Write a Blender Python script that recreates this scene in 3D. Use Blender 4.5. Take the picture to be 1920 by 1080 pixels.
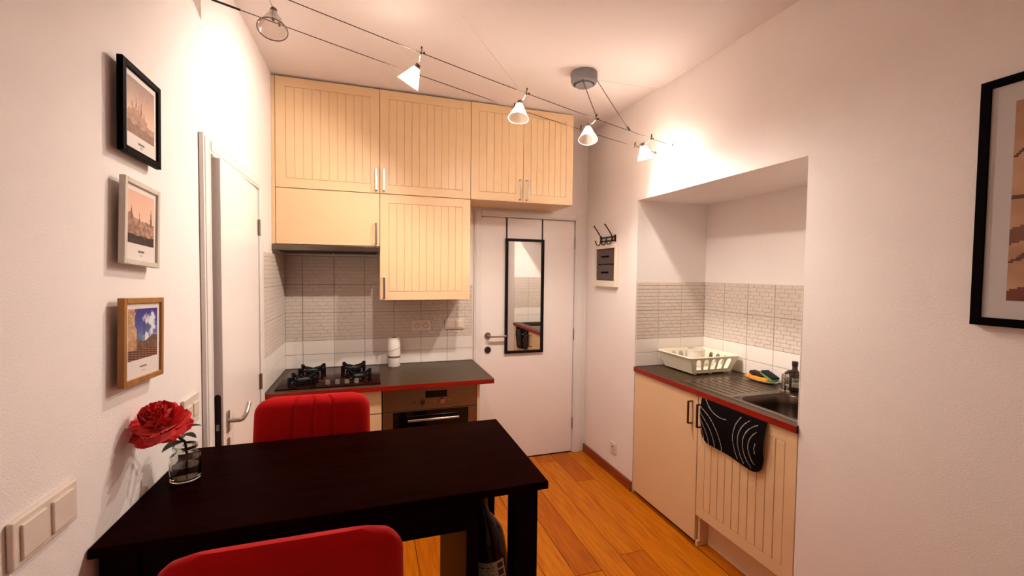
import bpy, bmesh, math, random
from mathutils import Vector, Matrix, Euler

# ------------------------------------------------------------------ scene, camera, light
S = bpy.context.scene
for o in list(bpy.data.objects):
    bpy.data.objects.remove(o)
COL = S.collection
random.seed(7)
pi = math.pi

F_PX, YAW, PITCH, ROLL, CAM_Z = 813.1, 0.3143, -0.0368, 0.0112, 1.5502
fw = Vector((math.sin(YAW)*math.cos(PITCH), math.cos(YAW)*math.cos(PITCH), math.sin(PITCH)))
rt = Vector((math.cos(YAW), -math.sin(YAW), 0))
up = rt.cross(fw)
rt2 = rt*math.cos(ROLL) + up*math.sin(ROLL)
up2 = up*math.cos(ROLL) - rt*math.sin(ROLL)
cam = bpy.data.cameras.new('camera')
cam.sensor_width = 36.0
cam.lens = F_PX/1920*36.0
cam.clip_start = 0.02
camo = bpy.data.objects.new('camera', cam)
COL.objects.link(camo)
M = Matrix((rt2, up2, -fw)).transposed().to_4x4()
M.translation = Vector((0, 0, CAM_Z))
camo.matrix_world = M
S.camera = camo

w = bpy.data.worlds.new('world')
S.world = w
w.use_nodes = True
w.node_tree.nodes['Background'].inputs[0].default_value = (0.55, 0.62, 0.75, 1)
w.node_tree.nodes['Background'].inputs[1].default_value = 0.02
S.view_settings.view_transform = 'Standard'
S.view_settings.look = 'None'
S.view_settings.gamma = 1.0
S.view_settings.use_curve_mapping = False
S.view_settings.exposure = 2.5
LAMP_W = 6.3
LAMP_COL = (1.0, 0.90, 0.79)

# ------------------------------------------------------------------ helpers
def lin(c):
    return tuple(((v/255)/12.92 if v/255 <= 0.04045 else ((v/255+0.055)/1.055)**2.4) for v in c)

MATS = {}
def mat(name, rgb, rough=0.5, metal=0.0, spec=0.5, noise=0.0, nscale=8.0, bump=0.0, bscale=60.0,
        stretch=None, rgb2=None, trans=0.0, ior=1.45, coat=0.0, sheen=0.0):
    if name in MATS:
        return MATS[name]
    m = bpy.data.materials.new(name)
    m.use_nodes = True
    nt = m.node_tree
    b = nt.nodes['Principled BSDF']
    c = lin(rgb)
    b.inputs['Base Color'].default_value = (*c, 1)
    b.inputs['Roughness'].default_value = rough
    b.inputs['Metallic'].default_value = metal
    b.inputs['Specular IOR Level'].default_value = spec
    b.inputs['Transmission Weight'].default_value = trans
    b.inputs['IOR'].default_value = ior
    b.inputs['Coat Weight'].default_value = coat
    b.inputs['Sheen Weight'].default_value = sheen
    tc = nt.nodes.new('ShaderNodeTexCoord')
    mp = nt.nodes.new('ShaderNodeMapping')
    nt.links.new(tc.outputs['Object'], mp.inputs[0])
    if stretch:
        mp.inputs['Scale'].default_value = stretch
    if noise > 0 or rgb2:
        n = nt.nodes.new('ShaderNodeTexNoise')
        n.inputs['Scale'].default_value = nscale
        n.inputs['Detail'].default_value = 6
        nt.links.new(mp.outputs[0], n.inputs['Vector'])
        mx = nt.nodes.new('ShaderNodeMix')
        mx.data_type = 'RGBA'
        rp = nt.nodes.new('ShaderNodeValToRGB')
        rp.color_ramp.elements[0].position = 0.35
        rp.color_ramp.elements[1].position = 0.65
        nt.links.new(n.outputs['Fac'], rp.inputs[0])
        nt.links.new(rp.outputs[0], mx.inputs[0])
        c2 = lin(rgb2) if rgb2 else tuple(v*(1-noise) for v in c)
        mx.inputs[6].default_value = (*c, 1)
        mx.inputs[7].default_value = (*c2, 1)
        nt.links.new(mx.outputs[2], b.inputs['Base Color'])
    if bump > 0:
        n2 = nt.nodes.new('ShaderNodeTexNoise')
        n2.inputs['Scale'].default_value = bscale
        n2.inputs['Detail'].default_value = 4
        nt.links.new(mp.outputs[0], n2.inputs['Vector'])
        bp = nt.nodes.new('ShaderNodeBump')
        bp.inputs['Strength'].default_value = bump
        bp.inputs['Distance'].default_value = 0.002
        nt.links.new(n2.outputs['Fac'], bp.inputs['Height'])
        nt.links.new(bp.outputs[0], b.inputs['Normal'])
    MATS[name] = m
    return m

def vcol_mat(name, rough=0.6, spec=0.3):
    if name in MATS:
        return MATS[name]
    m = bpy.data.materials.new(name)
    m.use_nodes = True
    nt = m.node_tree
    b = nt.nodes['Principled BSDF']
    a = nt.nodes.new('ShaderNodeVertexColor')
    a.layer_name = 'print'
    nt.links.new(a.outputs[0], b.inputs['Base Color'])
    b.inputs['Roughness'].default_value = rough
    b.inputs['Specular IOR Level'].default_value = spec
    MATS[name] = m
    return m

class MB:
    """collects shapes into one mesh (local coordinates: x right, -y to the front, z up)"""
    def __init__(self):
        self.bm = bmesh.new()
    def box(self, x0, x1, y0, y1, z0, z1, bev=0.0, seg=2):
        b = bmesh.new()
        vs = [b.verts.new((x, y, z)) for x in (x0, x1) for y in (y0, y1) for z in (z0, z1)]
        for f in ((0, 1, 3, 2), (4, 6, 7, 5), (0, 4, 5, 1), (2, 3, 7, 6), (0, 2, 6, 4), (1, 5, 7, 3)):
            b.faces.new([vs[i] for i in f])
        if bev > 0:
            bmesh.ops.bevel(b, geom=list(b.edges), offset=bev, segments=seg, profile=0.5, affect='EDGES')
        self.merge(b)
        return self
    def merge(self, b, mtx=None):
        if mtx is not None:
            bmesh.ops.transform(b, matrix=mtx, verts=b.verts)
        bmesh.ops.recalc_face_normals(b, faces=b.faces)
        me = bpy.data.meshes.new('tmp')
        b.to_mesh(me)
        b.free()
        self.bm.from_mesh(me)
        bpy.data.meshes.remove(me)
    def cone(self, p, q, r0, r1, seg=20, caps=True):
        p, q = Vector(p), Vector(q)
        b = bmesh.new()
        d = q-p
        bmesh.ops.create_cone(b, cap_ends=caps, segments=seg, radius1=r0, radius2=r1, depth=d.length)
        mt = Matrix.Translation((p+q)/2) @ d.to_track_quat('Z', 'Y').to_matrix().to_4x4()
        self.merge(b, mt)
        return self
    def cyl(self, p, q, r, seg=20):
        return self.cone(p, q, r, r, seg)
    def sphere(self, p, r, seg=16, scale=(1, 1, 1)):
        b = bmesh.new()
        bmesh.ops.create_uvsphere(b, u_segments=seg, v_segments=max(6, seg//2), radius=r)
        self.merge(b, Matrix.Translation(p) @ Matrix.Diagonal((*scale, 1)))
        return self
    def tube(self, pts, r, seg=8):
        pts = [Vector(p) for p in pts]
        b = bmesh.new()
        rings = []
        prev = None
        for i, p in enumerate(pts):
            t = (pts[min(i+1, len(pts)-1)] - pts[max(i-1, 0)]).normalized()
            if prev is None:
                a = Vector((0, 0, 1)) if abs(t.z) < 0.9 else Vector((1, 0, 0))
                n = t.cross(a).normalized()
            else:
                n = (prev - t*prev.dot(t)).normalized()
            prev = n
            bi = t.cross(n)
            rings.append([b.verts.new(p + (n*math.cos(2*pi*k/seg) + bi*math.sin(2*pi*k/seg))*r) for k in range(seg)])
        for i in range(len(rings)-1):
            for k in range(seg):
                b.faces.new([rings[i][k], rings[i][(k+1) % seg], rings[i+1][(k+1) % seg], rings[i+1][k]])
        b.faces.new(rings[0][::-1])
        b.faces.new(rings[-1])
        self.merge(b)
        return self
    def lathe(self, prof, seg=32, c=(0, 0, 0), mtx=None, close=False):
        b = bmesh.new()
        rings = []
        for r, z in prof:
            if r < 1e-6:
                rings.append([b.verts.new((0, 0, z))])
            else:
                rings.append([b.verts.new((r*math.cos(2*pi*k/seg), r*math.sin(2*pi*k/seg), z)) for k in range(seg)])
        for i in range(len(rings)-1):
            A, B = rings[i], rings[i+1]
            for k in range(seg):
                k2 = (k+1) % seg
                if len(A) == 1 and len(B) == 1:
                    continue
                if len(A) == 1:
                    b.faces.new([A[0], B[k2], B[k]])
                elif len(B) == 1:
                    b.faces.new([A[k], A[k2], B[0]])
                else:
                    b.faces.new([A[k], A[k2], B[k2], B[k]])
        m = Matrix.Translation(c)
        if mtx is not None:
            m = m @ mtx
        self.merge(b, m)
        return self
    def grid(self, fn, nu, nv, closed_u=False):
        b = bmesh.new()
        V = [[b.verts.new(fn(i/nu, j/nv)) for i in range(nu + (0 if closed_u else 1))] for j in range(nv+1)]
        n = nu if closed_u else nu
        L = len(V[0])
        for j in range(nv):
            for i in range(n):
                b.faces.new([V[j][i % L], V[j][(i+1) % L], V[j+1][(i+1) % L], V[j+1][i % L]])
        me = bpy.data.meshes.new('tmp')
        b.to_mesh(me)
        b.free()
        self.bm.from_mesh(me)
        bpy.data.meshes.remove(me)
        return self
    def prism(self, poly, y0, y1):
        """polygon in x,z extruded along y"""
        b = bmesh.new()
        A = [b.verts.new((x, y0, z)) for x, z in poly]
        B = [b.verts.new((x, y1, z)) for x, z in poly]
        b.faces.new(A)
        b.faces.new(B[::-1])
        n = len(A)
        for i in range(n):
            b.faces.new([A[i], B[i], B[(i+1) % n], A[(i+1) % n]])
        self.merge(b)
        return self
    def mesh(self, name, m, smooth=False):
        me = bpy.data.meshes.new(name)
        self.bm.to_mesh(me)
        self.bm.free()
        me.materials.append(m)
        if smooth:
            for p in me.polygons:
                p.use_smooth = True
            try:
                me.set_sharp_from_angle(angle=math.radians(40))
            except Exception:
                pass
        return me
    def build(self, name, m, parent=None, smooth=False, loc=(0, 0, 0), rot=None):
        return put(name, self.mesh(name, m, smooth), parent, loc, rot)

def put(name, me, parent=None, loc=(0, 0, 0), rot=None):
    o = bpy.data.objects.new(name, me)
    COL.objects.link(o)
    o.location = loc
    if rot is not None:
        o.rotation_euler = rot
    if parent is not None:
        o.parent = parent
    return o

def thing(name, label, cat, loc=(0, 0, 0), rz=0.0, group=None):
    o = bpy.data.objects.new(name, None)
    o.empty_display_size = 0.05
    COL.objects.link(o)
    o.location = loc
    o.rotation_euler = (0, 0, rz)
    return tag(o, label, cat, group)

def tag(o, label, cat, group=None):
    o['label'] = label
    o['category'] = cat
    if group:
        o['group'] = group
    return o

def struct(o, label=None):
    o['kind'] = 'structure'
    if label:
        o['label'] = label
    return o

def printed(name, fn, w, h, nu, nv, m, parent, loc=(0, 0, 0), bend=None):
    """flat print: a fine grid with a colour per face corner; fn(u,v) -> sRGB"""
    b = bmesh.new()
    V = [[b.verts.new(bend(i/nu, j/nv) if bend else (w*i/nu, 0, h*j/nv)) for i in range(nu+1)] for j in range(nv+1)]
    fs = []
    for j in range(nv):
        for i in range(nu):
            fs.append((b.faces.new([V[j][i], V[j][i+1], V[j+1][i+1], V[j+1][i]]), (i+.5)/nu, (j+.5)/nv))
    cl = b.loops.layers.float_color.new('print')
    for f, u, v in fs:
        c = (*lin(fn(u, v)), 1)
        for l in f.loops:
            l[cl] = c
    me = bpy.data.meshes.new(name)
    b.to_mesh(me)
    b.free()
    me.materials.append(m)
    return put(name, me, parent, loc)

# ------------------------------------------------------------------ room constants (metres)
XL, XR, YB, YF, ZC = -0.578, 1.762, 3.361, -1.15, 2.738
XN, YN0, YN1, ZN, ZNC = 2.354, 2.612, 1.379, 2.057, 0.896
RX, LX = -pi/2, pi/2          # rotation of things on the right / left wall

wall_m = mat('painted_plaster', (245, 235, 231), rough=0.7, spec=0.25, bump=0.25, bscale=220, noise=0.02, nscale=3)
ceil_m = mat('ceiling_paint', (238, 227, 223), rough=0.8, spec=0.2, bump=0.1, bscale=150)
white_m = mat('white_lacquer', (246, 236, 231), rough=0.28, spec=0.5)
trim_m = mat('white_trim_paint', (236, 229, 224), rough=0.35, spec=0.5)
plast_m = mat('white_plastic', (240, 232, 222), rough=0.35)
black_m = mat('black_paint', (6, 2, 2), rough=0.5, spec=.1, ior=1.25)
steel_m = mat('brushed_steel', (170, 160, 150), rough=0.32, metal=1.0, bump=0.1, bscale=80, stretch=(1, 1, 20))
dsteel_m = mat('dark_steel', (95, 85, 80), rough=0.28, metal=1.0)
chrome_m = mat('chrome', (200, 195, 190), rough=0.12, metal=1.0)
cream_m = mat('cream_foil', (233, 198, 154), rough=0.38, spec=0.45, noise=0.03, nscale=2)
carc_m = mat('cream_carcass', (226, 194, 154), rough=0.5)

# ------------------------------------------------------------------ structure
def wbox(name, boxes, m, label=None):
    b = MB()
    for q in boxes:
        b.box(*q)
    return struct(b.build(name, m), label)

floor = wbox('floor', [(XL-.12, XN+.1, YF, YB+.1, -0.06, -0.014)], mat('subfloor', (40, 22, 12), rough=0.9), 'honey oak plank floor')
ceiling = wbox('ceiling', [(XL-.12, XN+.1, YF, YB+.1, ZC, ZC+.08)], ceil_m, 'white painted ceiling')
DY0, DY1, DZ = 1.885, 2.625, 1.975            # opening of the door in the left wall
wall_left = wbox('wall_left', [(XL-.12, XL, YF, DY0, -.014, ZC), (XL-.12, XL, DY1, YB, -.014, ZC), (XL-.12, XL, DY0, DY1, DZ, ZC)], wall_m, 'white painted wall with three small framed pictures')
BX0, BX1, BZ = 0.829, 1.653, 1.991            # opening of the door in the back wall
wall_back = wbox('wall_back', [(XL-.12, BX0, YB, YB+.1, -.014, ZC), (BX1, XN+.1, YB, YB+.1, -.014, ZC), (BX0, BX1, YB, YB+.1, BZ, ZC), (BX0, BX1, YB+.06, YB+.1, -.014, BZ)], wall_m, 'white painted kitchen wall')
wall_right = wbox('wall_right', [(XR, XN, YN0, YB, -.014, ZC), (XR, XN, YF, YN1, -.014, ZC), (XR, XN, YN1, YN0, ZN, ZC)], wall_m, 'white painted wall with a niche for the sink')
wall_niche = wbox('wall_niche', [(XN, XN+.1, YF, YB, -.014, ZC)], wall_m, 'white wall at the back of the sink niche')
wall_front = wbox('wall_front', [(XL-.12, XN+.1, YF-.1, YF, -.014, ZC)], wall_m, 'white wall behind the camera')  # unseen; set close behind the camera to bounce more light into the room

# floor planks: each one an object
plank_mats = []
for k, (c1, c2) in enumerate([((192, 104, 4), (168, 82, 2)), ((198, 112, 5), (174, 88, 3)), ((186, 97, 3), (162, 78, 2)), ((204, 120, 6), (182, 94, 4))]):
    plank_mats.append(mat('oak_plank_%d' % k, c1, rough=0.38, spec=0.4, ior=1.28, rgb2=c2, nscale=5, stretch=(9, 0.9, 1), bump=0.15, bscale=40))
PW = 0.152
x = 1.148 - PW*12
cache = {}
ci = 0
while x < XR:
    xa, xb = max(x, XL+.001), min(x+PW, XR if x+PW > XR else x+PW)
    if xb - xa > 0.01:
        y = YF + random.uniform(-1.2, 0)
        while y < YB:
            ln = random.choice((0.9, 1.2, 1.5, 1.8))
            ya, yb = max(y, YF), min(y+ln, YB+.0)
            if yb-ya > 0.02:
                b = MB()
                b.box(xa+.0012, xb-.0012, ya+.0012, yb-.0012, -.014, 0, bev=0.0014, seg=1)
                ox, oy = (xa+xb)/2, (ya+yb)/2
                bmesh.ops.translate(b.bm, vec=(-ox, -oy, 0), verts=b.bm.verts)
                b.build('plank', random.choice(plank_mats), floor, loc=(ox, oy, 0))
            y += ln
    x += PW
# strip of floor under the sink niche units
b = MB(); b.box(XR+.002, XN-.002, YN1+.002, YN0-.002, -.014, -.001)
b.build('plank', plank_mats[0], floor)

# baseboard on the right wall, white trims round the doors
base_m = mat('red_brown_wood', (150, 66, 30), rough=0.35, rgb2=(120, 46, 20), nscale=6, stretch=(6, 1, 6))
b = MB(); b.box(XR-.014, XR-.0005, YN0+.0, YB-.02, 0, 0.072, bev=0.003)
struct(b.build('baseboard_right', base_m), 'red brown wooden skirting board')
b = MB(); b.box(XR-.014, XR-.0005, YF, YN1-.03, 0, 0.072, bev=0.003)
struct(b.build('baseboard_near', base_m), 'red brown wooden skirting board below the large picture')

def casing(name, T, x0, x1, z1, wl, wr, wt, label, th=.005):
    for k, q in enumerate(((x0-wl, x0, 0, z1+wt), (x1, x1+wr, 0, z1+wt), (x0, x1, z1, z1+wt))):
        b = MB()
        b.box(q[0], q[1], -.016, -.0003, q[2], q[3], bev=.004)
        ins = 0.012
        if k < 2:
            b.box(q[0]+ins, q[1]-ins*1.8, -.016-th, -.015, q[2], q[3]-ins, bev=.003)
        else:
            b.box(q[0], q[1], -.016-th, -.015, q[2]+ins, q[3]-ins, bev=.003)
        b.build('casing_board', trim_m, T)
    return T

def holder(name, loc, rz, label):
    o = bpy.data.objects.new(name, None)
    COL.objects.link(o)
    o.location = loc
    o.rotation_euler = (0, 0, rz)
    return struct(o, label)

t1 = holder('trim_1', (0, YB, 0), 0, 'white moulded frame of the entrance door')
casing('c', t1, BX0, BX1, BZ, .056, .085, .05, '')
t2 = holder('trim_2', (XL, 0, 0), LX, 'white frame of the half shut side door')
casing('c', t2, DY0, DY1, DZ, .078, .072, .058, '', .002)

# ---- door in the back wall
door1 = holder('door_1', (0, YB, 0), 0, 'white flat entrance door with steel lever handle')
b = MB(); b.box(BX0+.004, BX1-.004, .004, .044, .006, BZ-.004, bev=.002)
b.build('door_leaf', white_m, door1)
b = MB()
b.cyl((.892, .004, 1.037), (.892, -.006, 1.037), .026, 24)
hd = b.build('handle', steel_m, door1, True)
b = MB()
b.tube([(.892, -.004, 1.037), (.892, -.045, 1.037), (.900, -.052, 1.037), (1.03, -.052, 1.035)], .0095, 12)
b.build('lever', steel_m, hd, True)
b = MB(); b.cyl((.892, .004, .922), (.892, -.006, .922), .026, 24); b.box(.888, .896, -.0075, -.005, .91, .935)
b.build('lock', dsteel_m, door1, True)
for z in (1.80, 1.02, .25):
    b = MB(); b.cyl((BX1-.001, -.007, z-.045), (BX1-.001, -.007, z+.045), .006, 10); b.sphere((BX1-.001, -.007, z+.05), .006, 8)
    b.build('hinge', steel_m, door1, True)

# ---- side door in the left wall, a little ajar (hinged on its far side)
door2 = holder('door_2', (XL+.010, 2.606, 0), LX+math.radians(2.1), 'white flat side door standing slightly ajar')
LW = 0.688
b = MB(); b.box(-LW, -.004, 0, .040, .006, DZ-.006, bev=.002)
b.build('door_leaf', white_m, door2)
b = MB()
b.box(-LW-.0015, -LW+.002, .008, .030, .82, 1.055, bev=.0008); b.cyl((-LW-.002, .019, 1.055), (-LW+.002, .019, 1.055), .011, 16)
lp = b.build('latch_plate', mat('dark_bronze', (42, 26, 22), rough=0.35, metal=.6), door2)
b = MB(); b.box(-LW-.004, -LW, .013, .025, .925, .95, bev=.002); b.build('latch_bolt', steel_m, lp)
hx = -LW+.052
b = MB(); b.box(hx-.016, hx+.016, -.007, .0005, .90, .985, bev=.006)
hd = b.build('handle', steel_m, door2, True)
b = MB()
b.tube([(hx, -.004, .945), (hx, -.045, .945), (hx+.015, -.050, .944), (hx+.055, -.050, .945), (hx+.072, -.052, .953), (hx+.09, -.056, .978), (hx+.10, -.056, .986)], .0085, 12)
b.build('lever', steel_m, hd, True)
b = MB(); b.box(hx-.014, hx+.014, -.006, .0005, .815, .875, bev=.006); b.build('lock', steel_m, door2, True)
for z in (1.77, .95, .22):
    b = MB(); b.cyl((0.001, -.006, z-.043), (0.001, -.006, z+.043), .007, 10); b.box(-.022, .0, -.003, .0005, z-.04, z+.04)
    b.build('hinge', steel_m, door2, True)

# ------------------------------------------------------------------ wall tiles
grout_m = mat('grout', (168, 152, 142), rough=0.9)
wt_m = mat('white_tile_glaze', (246, 236, 228), rough=0.22, spec=0.5)
gt_m = mat('grey_relief_tile', (218, 203, 192), rough=0.4, spec=0.5)
gt_m2 = mat('grey_relief_tile_b', (188, 175, 165), rough=0.4, spec=0.5)
tcache = {}
def tile_mesh(wd, ht, kind):
    k = (round(wd, 3), round(ht, 3), kind)
    if k in tcache:
        return tcache[k]
    b = MB()
    g = .0012
    if kind == 'white':
        b.box(g, wd-g, -.007, 0, g, ht-g, bev=.0012, seg=1)
        me = b.mesh('tile', wt_m)
    else:
        b.box(g, wd-g, -.0045, 0, g, ht-g)
        rows = max(1, round(ht/.025))
        rh = ht/rows
        bw = .067
        for r in range(rows):
            off = (r % 3)*bw/3 if kind == 'grey' else 0
            x = -off
            while x < wd-g:
                xa, xb = max(x+.001, g), min(x+bw-.001, wd-g)
                if xb-xa > .006:
                    vs = [b.bm.verts.new((xx, yy, zz)) for xx, yy, zz in (
                        (xa, -.0045, r*rh+.0008), (xb, -.0045, r*rh+.0008), (xb, -.0045, (r+1)*rh-.0018), (xa, -.0045, (r+1)*rh-.0018),
                        (xa+.0012, -.0075, r*rh+.002), (xb-.0012, -.0075, r*rh+.002), (xb-.0012, -.0068, (r+1)*rh-.003), (xa+.0012, -.0068, (r+1)*rh-.003))]
                    for f in ((4, 5, 6, 7), (0, 1, 5, 4), (1, 2, 6, 5), (2, 3, 7, 6), (3, 0, 4, 7)):
                        b.bm.faces.new([vs[i] for i in f])
                x += bw
        me = b.mesh('tile', gt_m)
    tcache[k] = me
    return me

def tile_field(parent, origin, rz, joints, rows, clip=None):
    """joints: x positions along the wall; rows: (z0, z1, kind). local x runs along rotation rz"""
    R = Matrix.Rotation(rz, 3, 'Z')
    for (z0, z1, kind) in rows:
        for a, c in zip(joints[:-1], joints[1:]):
            if clip and not clip((a+c)/2, (z0+z1)/2):
                continue
            p = Vector(origin) + R @ Vector((a, 0, 0))
            put('tile', tile_mesh(c-a, z1-z0, kind), parent, (p.x, p.y, z0), (0, 0, rz))

ROWS = [(.851, .948, 'white'), (.948, 1.046, 'white'), (1.046, 1.246, 'grey'), (1.246, 1.446, 'grey'), (1.446, 1.648, 'grey')]
jb = [XL+.008, -.459, -.253, -.045, .163, .363, .563, .763]
tile_field(wall_back, (0, YB-.0015, 0), 0, jb, ROWS, lambda x, z: x < .06 or z < 1.36)
b = MB(); b.box(XL+.0005, .763, YB-.002, YB-.0002, .851, 1.40); b.box(XL+.0005, .06, YB-.002, YB-.0002, 1.40, 1.648); b.build('grout_bed', grout_m, wall_back)
jl = [2.702, 2.757, 2.957, 3.157, YB-.002]
tile_field(wall_left, (XL+.0015, 0, 0), LX, jl, ROWS)
b = MB(); b.box(XL+.0002, XL+.002, 2.702, YB-.002, .851, 1.648); b.build('grout_bed', grout_m, wall_left)
NROWS = [(.897, .992, 'white'), (.992, 1.091, 'white'), (1.091, 1.291, 'grey'), (1.291, 1.49, 'grey')]
tile_field(wall_right, (0, YN0-.0015, 0), 0, [XR+.001, 1.946, 2.140, XN-.009], NROWS)
b = MB(); b.box(XR+.0005, XN-.0005, YN0-.002, YN0-.0002, .897, 1.49); b.build('grout_bed', grout_m, wall_right)
tile_field(wall_right, (XN-.009, YN1+.0015, 0), pi, [0, .195, .39, XN-.009-XR-.001], NROWS)
b = MB(); b.box(XR+.0005, XN-.0005, YN1+.0002, YN1+.002, .897, 1.49); b.build('grout_bed', grout_m, wall_right)
jn = [0, .195, .393, .593, .793, .993, YN0-YN1-.002]
tile_field(wall_niche, (XN-.0015, YN0-.0, 0), RX, jn, NROWS)
b = MB(); b.box(XN-.002, XN-.0002, YN1+.0005, YN0-.0005, .897, 1.49); b.build('grout_bed', grout_m, wall_niche)

# ------------------------------------------------------------------ kitchen furniture
def bow_handle(parent, x, y, z0, z1, m, d=.032, wdt=.013):
    b = MB()
    b.box(x-wdt/2, x+wdt/2, y-d, y-d+.006, z0, z1, bev=.0015)
    b.box(x-wdt/2, x+wdt/2, y-d+.003, y+.0005, z0, z0+.006)
    b.box(x-wdt/2, x+wdt/2, y-d+.003, y+.0005, z1-.006, z1)
    return b.build('handle', m, parent)

board_cache = {}
def front(parent, x0, x1, z0, z1, y, beads=True, name='door', m=None, gap=.0016, T=.019, BD=.056):
    """a cabinet front whose outer face lies at local y"""
    m = m or cream_m
    x0 += gap; x1 -= gap; z0 += gap; z1 -= gap
    b = MB()
    if not beads:
        b.box(x0, x1, y, y+T, z0, z1, bev=.0018)
        return b.build(name, m, parent)
    b.box(x0, x1, y+.004, y+T, z0, z1, bev=.0012, seg=1)
    for q in ((x0, x0+BD, z0, z1), (x1-BD, x1, z0, z1), (x0+BD-.001, x1-BD+.001, z0, z0+BD), (x0+BD-.001, x1-BD+.001, z1-BD, z1)):
        b.box(q[0], q[1], y, y+.006, q[2], q[3], bev=.0009, seg=1)
    d = b.build(name, m, parent)
    inner = x1-x0-2*BD
    n = max(2, round(inner/.05))
    pw = inner/n
    hh = z1-z0-2*BD
    k = (round(pw, 4), round(hh, 4))
    if k not in board_cache:
        c = MB()
        c.box(.0016, pw-.0016, 0, .006, .0016, hh-.0016, bev=.0016, seg=1)
        board_cache[k] = c.mesh('bead_board', m)
    for i in range(n):
        put('bead_board', board_cache[k], d, (x0+BD+i*pw, y+.0002, z0+BD))
    return d

YC = 2.985
def upper(name, label, x0, x1, z0, z1, doors, group='cream wall cupboards over the worktop', depth=None):
    t = thing(name, label, 'cabinet', (x0, YC, z0), 0, group)
    b = MB(); wd, ht = x1-x0, z1-z0
    b.box(.0008, wd-.0008, .021, YB-YC-.012 if z0 < 1.6 else YB-YC-.003, .0008, ht-.0008)
    b.build('carcass', carc_m, t)
    for (a, c, beads, hx, hz0, hz1) in doors:
        d = front(t, a-x0, c-x0, 0, ht, 0, beads)
        bow_handle(d, hx-x0, 0, hz0-z0, hz1-z0, steel_m)
    return t

ZT = ZC-.012
c1 = upper('wall_cabinet', 'large top cream cupboard nearest the left wall with grooved door', -.556, .054, 2.054, ZT, [(-.556, .054, True, .031, 2.07, 2.21)])
b = MB(); b.box(-.021, -.0015, .004, .024, .001, ZT-2.054); b.build('filler_strip', cream_m, c1)
upper('wall_cabinet', 'top middle cream cupboard with grooved door and handle at its lower left', .054, .660, 2.054, ZT, [(.054, .660, True, .079, 2.07, 2.21)])
upper('wall_cabinet', 'two door cream cupboard hung above the white entrance door', .660, 1.442, 2.054, ZT, [(.660, 1.047, True, 1.021, 2.068, 2.214), (1.047, 1.442, True, 1.072, 2.068, 2.214)])
c2 = upper('wall_cabinet', 'flat fronted cream cupboard right above the cooker hood', -.556, .054, 1.708, 2.053, [(-.556, .054, False, .031, 1.722, 1.86)])
b = MB(); b.box(-.021, -.0015, .004, .024, .001, .345); b.build('filler_strip', cream_m, c2)
upper('wall_cabinet', 'lower cream cupboard with grooved door hanging above the kitchen roll', .054, .660, 1.3535, 2.053, [(.054, .660, True, .081, 1.367, 1.507)])

# cooker hood under the flat fronted cupboard
t = thing('range_hood', 'slim steel cooker hood under the flat cream cupboard', 'range hood', (-.26, 3.17, 1.66))
b = MB(); b.box(-.29, .305, -.17, .17, .008, .046, bev=.002); b.build('housing', mat('hood_grey', (70, 60, 55), rough=.4, metal=.5), t)
b = MB(); b.box(-.316, .309, -.192, -.172, .010, .046, bev=.003); b.build('front_visor', mat('hood_steel', (120, 108, 98), rough=.3, metal=1.0), t)
b = MB()
for k in range(2):
    b.box(-.28+k*.295, .0+k*.295, -.15, .15, .002, .008)
b.build('grease_filter', mat('filter_dark', (60, 54, 50), rough=.5, metal=.8), t)

# worktop of the cooking side
top_m = mat('worktop_laminate', (74, 57, 36), rough=0.38, spec=0.25, rgb2=(64, 48, 30), nscale=60)
edge_m = mat('worktop_wood_edge', (152, 24, 7), rough=0.35, rgb2=(132, 18, 5), nscale=5, stretch=(1, 8, 8))
t = thing('worktop', 'brown worktop with red wood edge carrying the gas hob', 'worktop', (.095, 3.03, .82))
def W(x0, x1, y0, y1, z0, z1, o=(.095, 3.03, .82), bev=0.0):
    return (x0-o[0], x1-o[0], y0-o[1], y1-o[1], z0-o[2], z1-o[2], bev)
b = MB(); b.box(*W(XL+.002, .764, 2.716, YB-.010, .8205, .85, bev=.001)); b.build('top_board', top_m, t)
b = MB(); b.box(*W(XL+.002, .767, 2.711, 2.7155, .8205, .8502, bev=.001)); b.box(*W(.7645, .768, 2.7155, YB-.010, .8205, .8502)); b.build('edge_strip', edge_m, t)

# drawer unit under the hob
t = thing('drawer_unit', 'cream drawer unit under the gas hob behind the far red chair', 'cabinet', (-.26, 3.05, 0))
o = (-.26, 3.05)
b = MB(); b.box(XL+.003-o[0], .060-o[0], 2.768-o[1], YB-.004-o[1], .10, .8195); b.box(XL+.003-o[0], .060-o[0], 2.80-o[1], 2.815-o[1], 0, .10); b.build('carcass', carc_m, t)
for z0, z1 in ((.672, .815), (.39, .669), (.105, .387)):
    d = front(t, XL+.004-o[0], .062-o[0], z0, z1, 2.748-o[1], False, 'drawer_front')
# oven housing
t = thing('oven_housing', 'cream housing with end panel around the built-in oven', 'cabinet', (.37, 3.05, 0))
o = (.37, 3.05)
b = MB(); b.box(.661-o[0], .679-o[0], 2.748-o[1], YB-.022-o[1], 0, .8195); b.build('end_panel', cream_m, t)
b = MB(); b.box(.064-o[0], .660-o[0], 2.80-o[1], YB-.022-o[1], .10, .19); b.box(.064-o[0], .66-o[0], 2.80-o[1], 2.815-o[1], 0, .10); b.build('plinth', carc_m, t)
b = MB(); b.box(.066-o[0], .659-o[0], 2.748-o[1], 2.766-o[1], .105, .195, bev=.002); b.build('bottom_panel', cream_m, t)
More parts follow.
